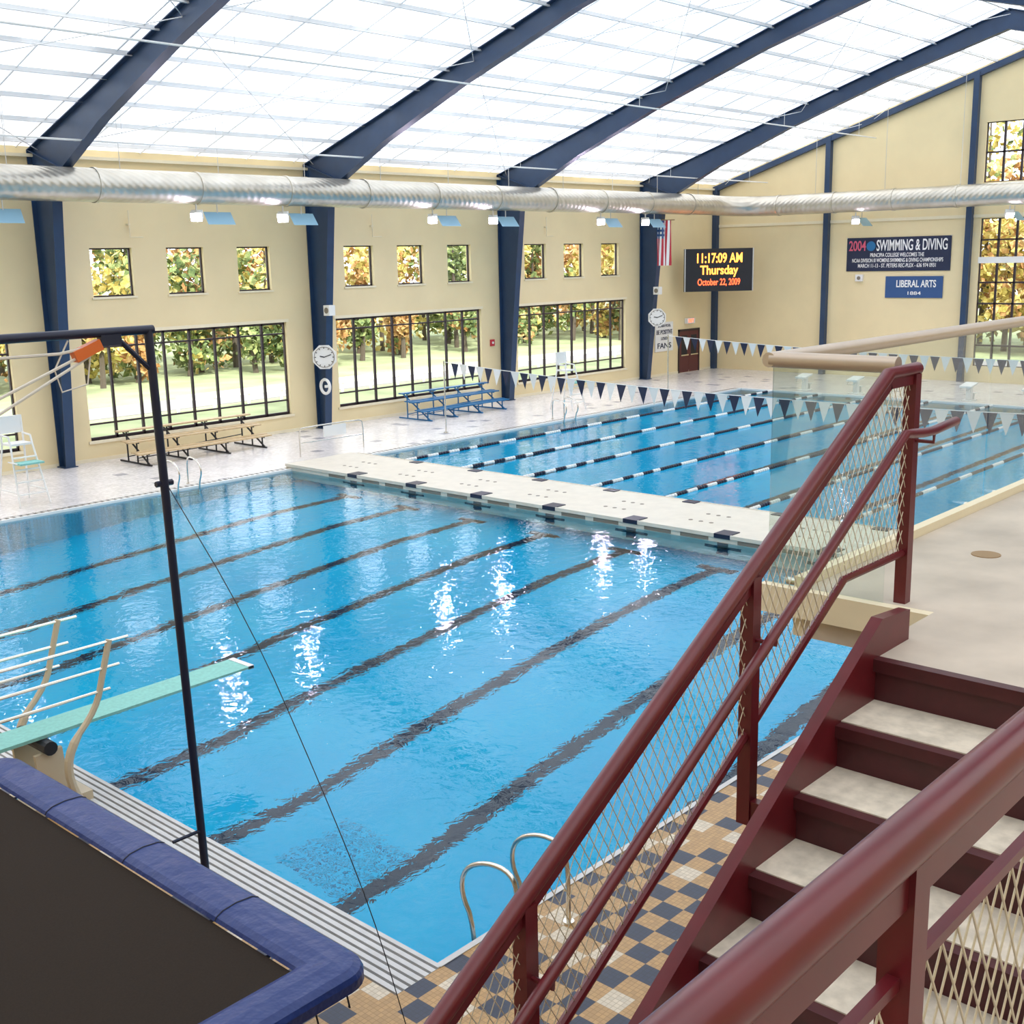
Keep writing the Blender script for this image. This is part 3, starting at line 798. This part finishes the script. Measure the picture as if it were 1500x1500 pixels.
m=MB(); gy=.43; zt=6.03
m.tube([(-6,gy,zt),(4.2,gy,zt)],.026,maroon,20)
m.beam((-6,gy,zt-.04),(4.2,gy,zt-.04),.022,.05,maroon)
gp=[-5.7,-4.3,-2.9,-1.6,-.3,1.04,2.34,3.66]
for x in gp: m.box(x-.018,gy-.018,CF,x+.018,gy+.018,zt-.02,maroon)
m.beam((-6,gy,zt-.15),(4.2,gy,zt-.15),.014,.014,maroon); m.beam((-6,gy,CF+.1),(4.2,gy,CF+.1),.025,.03,maroon)
for a,c in zip(gp[:-1],gp[1:]):
    if c<-.5: continue
    wiremesh(m,[(a+.02,CF+.11),(c-.02,CF+.11),(c-.02,zt-.155),(a+.02,zt-.155)],gy,.036,math.radians(60),.0016,wire)
m.build('guard_railing',smooth=True)

# ------------------------------------------------------------------ outside
m=MB()
m.box(-80,YW+.4,-.4,160,180,-.25,grass); m.box(XW+.4,-60,-.4,160,YW+.4,-.25,grass)
m.build('lawn')
m=MB(); m.box(-80,50,-.25,160,54,-.22,asph); m.box(XW+9,-60,-.25,XW+14,49.9,-.21,asph); m.build('asphalt_road')
m=MB()
for y,z in ((48.6,.45),):
    m.beam((30,y,z),(66,y,z),.05,.3,white)
    x=30
    while x<66: m.box(x-.06,y+.03,-.25,x+.06,y+.13,z+.1,white); x+=2
m.build('road_guardrail')
def tree(mb,x,y,h,leaf,leaf2,rnd,nl):
    mb.tube([(x,y,-.26),(x+rnd.uniform(-.3,.3),y,h*.4),(x+rnd.uniform(-.5,.5),y,h*.8)],[.2,.14,.05],bark,6)
    cl=[]
    for i in range(8):
        a=rnd.uniform(0,6.28); d=rnd.uniform(0,h*.2)
        cl.append((Vector((x+math.cos(a)*d,y+math.sin(a)*d,h*rnd.uniform(.08,.88))),h*rnd.uniform(.12,.22)))
    k1,k2=mb.m(leaf),mb.m(leaf2)
    for i in range(nl):
        c,r=cl[i%8]
        v=Vector((rnd.gauss(0,1),rnd.gauss(0,1),rnd.gauss(0,.8))).normalized()*r*rnd.uniform(.5,1.08)
        p_=c+v
        if p_.z<0: continue
        s=rnd.uniform(.16,.38)
        a=Vector((rnd.uniform(-1,1),rnd.uniform(-1,1),rnd.uniform(-1,1))).normalized(); b_=a.cross(Vector((rnd.uniform(-1,1),rnd.uniform(-1,1),rnd.uniform(-1,1)))).normalized()
        o_=len(mb.v)
        mb.v+= [tuple(p_+a*s),tuple(p_+b_*s*.7),tuple(p_-a*s),tuple(p_-b_*s*.7)]
        mb.f.append((o_,o_+1,o_+2,o_+3)); mb.mi.append(k1 if rnd.random()<.75 else k2)
rnd=random.Random(11)
m=MB()
for row,(yy0,hh,st_,nl,pal) in enumerate(((63,5,3.2,500,(2,2,0,1)),(68,11,3.8,1000,(0,2,0,1,2)),(76,18,4.6,1300,(0,2,1,2)))):
    x=12
    while x<150:
        tree(m,x+rnd.uniform(-1,1),yy0+rnd.uniform(-2,2),hh*rnd.uniform(.6,1.2),leafs[rnd.choice(pal)],leafs[rnd.choice((0,1,2))],rnd,nl); x+=st_
for row,(xx0,hh) in enumerate(((80,10),(86,17))):
    y=2
    while y<60:
        tree(m,xx0+rnd.uniform(-2,2),y,hh*rnd.uniform(.8,1.15),leafs[rnd.choice((0,1,2,0))],leafs[rnd.choice((0,1,2))],rnd,1200); y+=3.8
m.build('autumn_tree_line')

# ------------------------------------------------------------------ light
wd=bpy.data.worlds.new('sky'); scn.world=wd; wd.use_nodes=True
bg=wd.node_tree.nodes['Background']; bg.inputs[0].default_value=(.90,.95,1,1); bg.inputs[1].default_value=2.5
su=bpy.data.lights.new('sun','SUN'); su.energy=5.0; su.angle=.03; su.color=(1,.95,.85)
so=bpy.data.objects.new('sun',su); COL.objects.link(so); so.location=(20,-20,40); so.rotation_euler=Vector((.35,.75,-.75)).to_track_quat('-Z','Y').to_euler()
# ------------------------------------------------------------------ camera
fpx=1708.2;psi=.7410;pt=.2143;ro=-.0223
Fv=Vector((math.cos(psi)*math.cos(pt),math.sin(psi)*math.cos(pt),-math.sin(pt)))
R=Vector((math.sin(psi),-math.cos(psi),0)); U=R.cross(Fv)
R,U=R*math.cos(ro)+U*math.sin(ro),-R*math.sin(ro)+U*math.cos(ro)
cam=bpy.data.cameras.new('camera'); cam.sensor_width=36; cam.lens=fpx/1500*36; cam.clip_start=.03; cam.clip_end=500
co=bpy.data.objects.new('camera',cam); COL.objects.link(co)
co.matrix_world=Matrix(((R.x,U.x,-Fv.x,0),(R.y,U.y,-Fv.y,0),(R.z,U.z,-Fv.z,6.6),(0,0,0,1)))
scn.camera=co
scn.view_settings.view_transform='Standard'
scn.view_settings.exposure=.33
